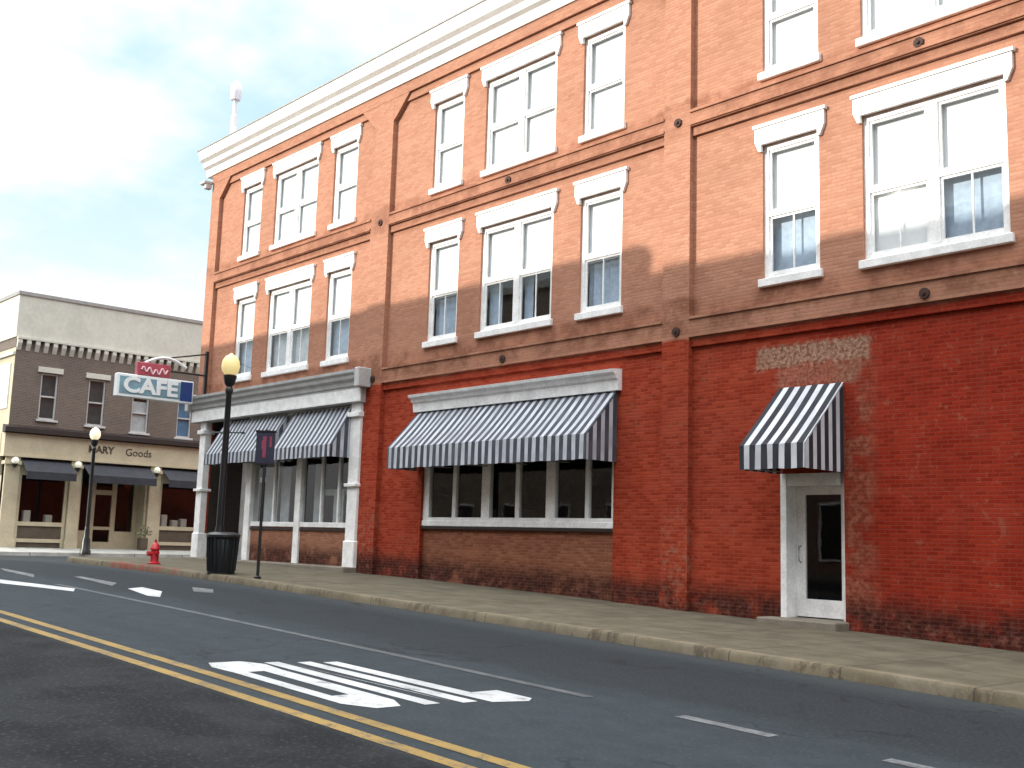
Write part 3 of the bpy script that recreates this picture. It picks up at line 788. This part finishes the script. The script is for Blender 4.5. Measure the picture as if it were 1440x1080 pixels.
for i, (a, b, c, d) in enumerate(fholes):
    f_ = MB(); x1 = XF-.06; x0 = XF-.15
    f_.box(x0, x1, a, a+.06, c, d).box(x0, x1, b-.06, b, c, d).box(x0, x1, a+.06, b-.06, c, c+.07).box(x0, x1, a+.06, b-.06, d-.06, d).box(x0, x1, a+.06, b-.06, (c+d)/2-.03, (c+d)/2+.03)
    wo = f_.build('window', 'greytrim' if i != 0 else 'greytrim', fb)
    MB().face((XF-.11, a+.02, c+.02), (XF-.11, b-.02, c+.02), (XF-.11, b-.02, d-.02), (XF-.11, a+.02, d-.02)).build('pane', 'shopglass', wo)
    if i in (0, 1): MB().face((XF-.175, a, c), (XF-.175, b, c), (XF-.175, b, d), (XF-.175, a, d)).build('blind', M.setdefault('slate', plain('slate_blind', (.045, .055, .065), .7, .5, 3)), wo)
    if i in (2,): MB().face((XF-.165, a, c), (XF-.165, b, c), (XF-.165, b, d-.35), (XF-.165, a, d-.35)).build('blind', 'sheer', wo)
    if i in (3,): MB().face((XF-.165, a, c), (XF-.165, b, c), (XF-.165, b, d), (XF-.165, a, d)).build('blind', M.setdefault('blueblind', plain('blue_blind', (.10, .26, .46), .7, .25, 4)), wo)
    MB().box(XF-.01, XF+.07, a-.16, b+.16, d+.02, d+.24, .01).build('lintel', 'cap', wo)
    MB().box(XF-.10, XF+.08, a-.08, b+.10, c-.09, c-.002, .01).build('sill', 'greytrim', wo)
MB().box(XF-6, XF-.2, YS+.3, YE-.3, 5.0, 5.1).build('upper_floor', 'dark', fb)
# side windows on the sunny street front
for x in (-46.1, -48.6, -51.2):
    MB().box(x-.75, x+.75, YS-.05, YS+.05, 6.2, 8.0).build('side_window', 'white', fb)
    MB().box(x-.62, x+.62, YS-.06, YS-.051, 6.32, 7.9).build('side_pane', 'sheer', fb)
MB().box(XF-18, XF+.04, YS-.10, YS-.002, 8.30, 8.42).build('side_string_course', 'cap', fb)
# ledge, fascia, storefront
MB().prism([(XF-.02, 5.52), (XF+.10, 5.52), (XF+.34, 5.42), (XF+.34, 5.24), (XF-.02, 5.20)], 'Y', YS-.2, YE).build('ledge', 'darkband', fb)
MB().box(XF-.3, XF+.14, YS-.12, YE, 4.32, 5.198).box(XF-17.8, XF-.301, YS-.14, YS-.01, 3.6, 5.2).build('fascia', 'cream', fb)
MB().box(XF-.3, XF+.19, YS-.14, YE, 4.28, 4.36).build('fascia_moulding', 'cream', fb)
textobj('lettering', 'MARY', .40, 'text', fb, rotX, (XF+.15, 2.25, 4.80), .008, 1.0, .01)
textobj('lettering', 'Goods', .42, 'text', fb, rotX, (XF+.15, 3.85, 4.78), .008, 1.0)
for y0_, y1_ in ((-1.42, -.86), (1.12, 1.56), (4.46, 4.94), (6.9, 7.3), (9.6, 10.0)):
    MB().box(XF-.25, XF+.10, y0_, y1_, .45, 4.279).box(XF-.25, XF+.14, y0_-.04, y1_+.04, .45, 1.1).box(XF-.25, XF+.16, y0_-.05, y1_+.05, 3.98, 4.12).build('pilaster', 'cream', fb)
for y0_ in (-1.12, 1.32, 4.66):
    l = MB().box(XF+.10, XF+.28, y0_-.02, y0_+.02, 3.96, 4.0).lathe(XF+.27, y0_, [(.03, 3.84), (.10, 3.96), (.11, 4.0)], 10).build('wall_lantern', 'black', fb)
    MB().sphere((XF+.27, y0_, 4.12), .14, 14).build('lantern_globe', 'lantern', l, True)
for y0_, y1_ in ((-.86, 1.12), (1.56, 4.46), (4.94, 6.9), (7.3, 9.6)):
    aw = MB().prism([(XF-.05, 4.26), (XF+.85, 3.72), (XF+.83, 3.70), (XF-.05, 4.22)], 'Y', y0_+.03, y1_-.03).build('awning', 'darkcanvas', fb)
    MB().box(XF+.83, XF+.85, y0_+.03, y1_-.03, 3.42, 3.72).build('valance', 'darkcanvas', aw)
def fshop(y0_, y1_):
    s = MB(); x0, x1 = XF-.12, XF-.02
    s.box(x0, x1, y0_, y0_+.12, .6, 4.2).box(x0, x1, y1_-.12, y1_, .6, 4.2).box(x0, x1, y0_+.12, y1_-.12, 1.62, 1.78).box(x0, x1, y0_+.12, y1_-.12, .98, 1.12).box(x0, x1, y0_+.12, y1_-.12, 3.6, 4.2)
    so = s.build('shop_window', 'cream', fb)
    MB().box(x0, x0+.04, y0_+.12, y1_-.12, 1.12, 1.62).box(x0, x0+.04, y0_+.12, y1_-.12, .6, .98).build('lower_panel', M.setdefault('panel', plain('brown_panel', (.09, .07, .05), .6, .3, 3)), so)
    MB().face((XF-.07, y0_+.1, 1.7), (XF-.07, y1_-.1, 1.7), (XF-.07, y1_-.1, 3.7), (XF-.07, y0_+.1, 3.7)).build('pane', 'shopglass', so)
fshop(-.84, 1.10); fshop(4.96, 6.88); fshop(7.32, 9.58)
# recessed double entrance
s = MB(); xr = XF-.8
for a, b in ((1.57, 1.75), (2.35, 2.55), (3.25, 3.45), (4.2, 4.44)): s.box(xr-.1, xr, a, b, .7, 4.2)
s.box(xr-.1, xr, 1.75, 2.35, .7, 1.5).box(xr-.1, xr, 3.45, 4.2, .7, 1.5).box(xr-.1, xr, 2.55, 3.25, .7, 1.05).box(xr-.1, xr, 2.55, 3.25, 3.0, 3.2).box(xr-.1, xr, 2.55, 3.25, 1.55, 1.68)
s.box(xr, XF-.05, 1.58, 1.66, .7, 4.2).box(xr, XF-.05, 4.36, 4.44, .7, 4.2)
en = s.build('entrance', 'cream', fb)
MB().face((xr-.05, 1.6, 1.0), (xr-.05, 4.4, 1.0), (xr-.05, 4.4, 4.1), (xr-.05, 1.6, 4.1)).build('pane', 'shopglass', en)
MB().box(XF-4.5, XF-4.4, YS+.1, YE-.1, .5, 4.9).box(XF-4.4, XF-.2, YS+.1, YE-.1, 4.75, 4.85).box(XF-4.4, XF-.2, YS+.1, YE-.1, .62, .74).box(XF-4.4, XF-.2, YS+.02, YS+.1, .5, 4.8).build('shop_interior', 'dark', fb)
for y0_, h_ in ((-.3, .45), (.55, .3), (5.4, .5), (6.3, .35), (5.9, .28)):
    MB().box(XF-.6, XF-.3, y0_-.14, y0_+.14, 1.74, 1.78+h_, .03).box(XF-.7, XF-.2, y0_-.3, y0_+.3, 1.6, 1.738).build('window_display', 'cap', fb)
MB().box(XF+.3, XF+.62, 4.0, 4.36, g(XF)+.01, g(XF)+.50, .04).build('planter', 'panel', None)
pl = bpy.data.objects['planter']; tag(pl, 'small brown planter box beside the far store entrance', 'planter')
lf = MB()
for i in range(160):
    c_ = Vector((XF+.46+random.gauss(0, .12), 4.18+random.gauss(0, .13), g(XF)+.62+abs(random.gauss(0, .16))))
    d = Vector((random.gauss(0, 1), random.gauss(0, 1), random.gauss(0, 1))).normalized()*.07; e = d.cross(Vector((random.gauss(0, 1), random.gauss(0, 1), 1))).normalized()*.03
    lf.face(c_-d, c_+e, c_+d, c_-e)
M['leaf'] = plain('pale_leaves', (.22, .22, .13), .7, .4, 12)
lf.build('plant', 'leaf', pl)

# ------------------------------------------------------------------ buildings across the street (behind the camera): they cast the shade and are mirrored in the panes
def opp(name, label, x0, x1, top, m):
    b = empty(name, label, 'building', loc=(0, 0, 0))
    MB().box(x0, x1, -34, -20.3, -1.3, top-1.6).box(x0, x1, -20.55, -20.3, top-1.598, top-.35).build('wall', m, b)
    MB().box(x0, x1, -20.6, -20.1, top-.348, top).build('cornice', 'cap', b)
    n = int((x1-x0-2)/3.0); o = None
    for zf in (1.2, 5.4, 9.0):
        for i in range(n):
            x = x0+1.8+i*(x1-x0-3.6)/max(1, n-1); hz = 2.2
            if o is None:
                o = MB().box(-.6, .6, -20.33, -20.25, 0, hz).build('window', 'white', b)
                MB().box(-.5, .5, -20.251, -20.24, .1, hz-.1).build('pane', 'dark', o); q = o
            else: q = copy_tree(o, b)
            q.location = (x, 0, zf)
    return b
opp('brick_building', 'tall tan brick building across the street, outside the photo, shading the left bays', -52, -24.22, 14.2, 'oppbrick')
opp('brick_building', 'lower dull red brick building across the street, outside the photo, shading the right bays', -24.2, 26, 13.6, 'oppred')

# ------------------------------------------------------------------ street furniture
def lamp(name, label, x, y, glob, H=4.52):
    o = empty(name, label, 'street lamp', 'globe street lamps', (x, y, g(x)))
    MB().lathe(0, 0, [(.20, -.05), (.20, .08), (.16, .14), (.15, .5), (.11, .62), (.10, .9), (.085, 1.0)], 16).build('lamp_base', 'black', o, True)
    MB().lathe(0, 0, [(.082, .98), (.075, 2.2), (.062, 3.9), (.085, 3.95), (.085, 4.02), (.055, 4.08)], 12).build('pole', 'black', o, True)
    MB().lathe(0, 0, [(.05, 4.06), (.11, 4.14), (.14, 4.26), (.15, 4.32), (.12, 4.34)], 16).build('fitter', 'black', o, True)
    MB().lathe(0, 0, [(.11, 4.335), (.185, 4.43), (.205, 4.54), (.185, 4.66), (.12, 4.76), (.05, 4.80), (.02, 4.83)], 20).build('globe', glob, o, True)
    return o
l1 = lamp('street_lamp', 'tall black lamp post with glowing yellow globe beside the dark trash bin', -22.22, -3.86, 'globe')
MB().tube([(0, 0, 3.05), (.36, .22, 3.05)], .02, 6).sphere((.36, .22, 3.05), .035, 8).tube([(0, 0, 3.05), (-.3, -.18, 3.05)], .02, 6).build('banner_arm', 'black', l1)
lamp('street_lamp', 'distant black lamp post with white globe before the far grey store', -42.25, .95, 'globe2')

bx, by = -21.80, -3.98
tb = empty('trash_bin', 'dark slatted metal trash bin at the kerb beside the near lamp post', 'trash bin', loc=(bx, by, g(bx)))
MB().lathe(0, 0, [(.27, .02), (.29, .05), (.31, .72), (.30, .74)], 24).build('body', 'bin', tb, True)
s = MB()
for i in range(20):
    a = 2*math.pi*i/20
    s.tube([(.285*math.cos(a), .285*math.sin(a), .06), (.33*math.cos(a), .33*math.sin(a), .76)], .02, 5)
s.build('slats', 'bin', tb)
MB().lathe(0, 0, [(.33, .75), (.36, .77), (.36, .82), (.31, .86), (.2, .88), (.19, .84)], 24).build('lid', 'black', tb, True)
MB().lathe(0, 0, [(.30, -.03), (.30, .03), (.24, .05)], 20).build('base_ring', 'black', tb, True)

hx, hy = -25.72, -3.72
hy_o = empty('fire_hydrant', 'red fire hydrant standing on the red-painted kerb at the corner', 'fire hydrant', loc=(hx, hy, g(hx)))
MB().lathe(0, 0, [(.15, -.03), (.15, .03), (.11, .05), (.10, .08), (.095, .34), (.12, .35), (.12, .38), (.105, .40), (.09, .46), (.05, .50), (.03, .52), (.03, .55)], 18).build('barrel', 'hydrant', hy_o, True)
for d in ((1, 0), (-1, 0)):
    n_ = MB().tube([(0, 0, .27), (d[0]*.12, d[1]*.12, .27), (d[0]*.17, 0, .27)], .045, 10).build('hose_nozzle', 'hydrant', hy_o)
MB().tube([(0, 0, .25), (0, -.12, .25), (0, -.19, .25)], .06, 10).build('pumper_nozzle', 'hydrant', hy_o)
MB().prism([(.025*math.cos(R(72*i)), .025*math.sin(R(72*i))) for i in range(5)], 'Z', .55, .59).build('operating_nut', 'hydrant', hy_o)

px_, py_ = -20.1, -4.05
sp = empty('sign_post', 'slim black post with dark red-marked sign between bin and long awning', 'sign', loc=(px_, py_, g(px_)))
MB().tube([(0, 0, -.05), (0, 0, 3.02)], .032, 8).lathe(0, 0, [(.07, -.03), (.07, .04), (.035, .06)], 10).build('post', 'black', sp)
rz = Matrix.Rotation(R(48), 4, 'Z')
def rbox(mb, x0, x1, y0, y1, z0, z1):
    n0 = len(mb.bm.verts); mb.box(x0, x1, y0, y1, z0, z1); mb.bm.verts.ensure_lookup_table()
    for v in mb.bm.verts[n0:]: v.co = rz @ v.co
    return mb
rbox(MB(), -.19, .19, -.05, -.02, 2.33, 2.96).build('sign_panel', 'postsign', sp)
rbox(rbox(MB(), -.21, .21, -.06, .01, 2.962, 3.0), -.2, .2, -.058, -.01, 2.29, 2.328).build('sign_border', 'black', sp)
m_ = MB(); rbox(m_, -.05, .02, -.054, -.0505, 2.44, 2.88); rbox(m_, -.075, -.0505, -.0535, -.0505, 2.62, 2.80); rbox(m_, .085, .13, -.054, -.0505, 2.66, 2.88)
m_.build('sign_mark', 'postred', sp)

# ------------------------------------------------------------------ sky, sun, camera
AZ, EL = R(28), R(17)                     # sunlight travels toward +X (28 degrees off the facade normal)
trav = Vector((math.sin(AZ)*math.cos(EL), math.cos(AZ)*math.cos(EL), -math.sin(EL)))
w = bpy.data.worlds.new('World'); scn.world = w; w.use_nodes = True
t = NT(w.node_tree); bg = w.node_tree.nodes['Background']
sky = t.new('ShaderNodeTexSky', sky_type='NISHITA'); sky.sun_disc = False
sky.sun_elevation = EL; sky.sun_rotation = math.atan2(-trav.x, -trav.y)
sky.air_density = 1.0; sky.dust_density = 1.5; sky.ozone_density = 1.0
gen = t.new('ShaderNodeTexCoord').outputs['Generated']
gx, gy, gz = t.xyz(gen)
flat = t.vec(t.m('DIVIDE', gx, t.m('ADD', t.m('ABSOLUTE', gz), .25)), t.m('DIVIDE', gy, t.m('ADD', t.m('ABSOLUTE', gz), .25)), 0)
cn = t.noise(flat, 1.35, 7, .56)
cm = t.m('SUBTRACT', 1, t.m('MULTIPLY', t.band(gz, .20, .60, .16), t.step(t.noise(t.vec(t.m('ADD', t.xyz(flat)[0], .35), t.xyz(flat)[1], 0), 2.1, 5, .55), .40, .62)))
skyc = t.mix(.92, t.mix(1.0, sky.outputs[0], (1.6, 1.7, 1.7), 'MULTIPLY'), (4.5, 6.3, 6.9))
cl = t.mix(t.step(gz, .48, .66), t.mix(t.step(cn, .3, .68), (6.9, 7.2, 7.4), (8.2, 8.2, 8.2)), t.mix(t.step(cn, .3, .7), (21, 21.9, 22.9), (31.5, 31.9, 32.3)))
t.put(bg.inputs['Color'], t.mix(cm, skyc, cl))
bg.inputs['Strength'].default_value = .15
sun = bpy.data.lights.new('sun', 'SUN'); sun.energy = 5.0; sun.angle = R(.45); sun.color = (1, .93, .82)
so = bpy.data.objects.new('sun', sun); COL.objects.link(so)
so.rotation_euler = trav.to_track_quat('-Z', 'Y').to_euler()

cam = bpy.data.cameras.new('camera'); co = bpy.data.objects.new('camera', cam); COL.objects.link(co)
cam.sensor_width = 36; cam.lens = 1542.45/1440*36; cam.clip_end = 3000; cam.clip_start = .05
yaw, pit, rol = R(48.203137), R(8.222517), R(1.775223)
F = Vector((-math.sin(yaw)*math.cos(pit), math.cos(yaw)*math.cos(pit), math.sin(pit)))
RT = Vector((math.cos(yaw), math.sin(yaw), 0)); UP = RT.cross(F)
RR = RT*math.cos(rol)+UP*math.sin(rol); UU = -RT*math.sin(rol)+UP*math.cos(rol)
m3 = Matrix((RR, UU, -F)).transposed()
co.matrix_world = Matrix.Translation((0, -15.297915, 1.55)) @ m3.to_4x4()
scn.camera = co
scn.cycles.max_bounces = 6; scn.cycles.diffuse_bounces = 3; scn.cycles.glossy_bounces = 3; scn.cycles.transparent_max_bounces = 8
scn.cycles.caustics_reflective = False; scn.cycles.caustics_refractive = False
scn.view_settings.view_transform = 'Standard'; scn.view_settings.look = 'None'
scn.view_settings.exposure = 0; scn.view_settings.gamma = 1
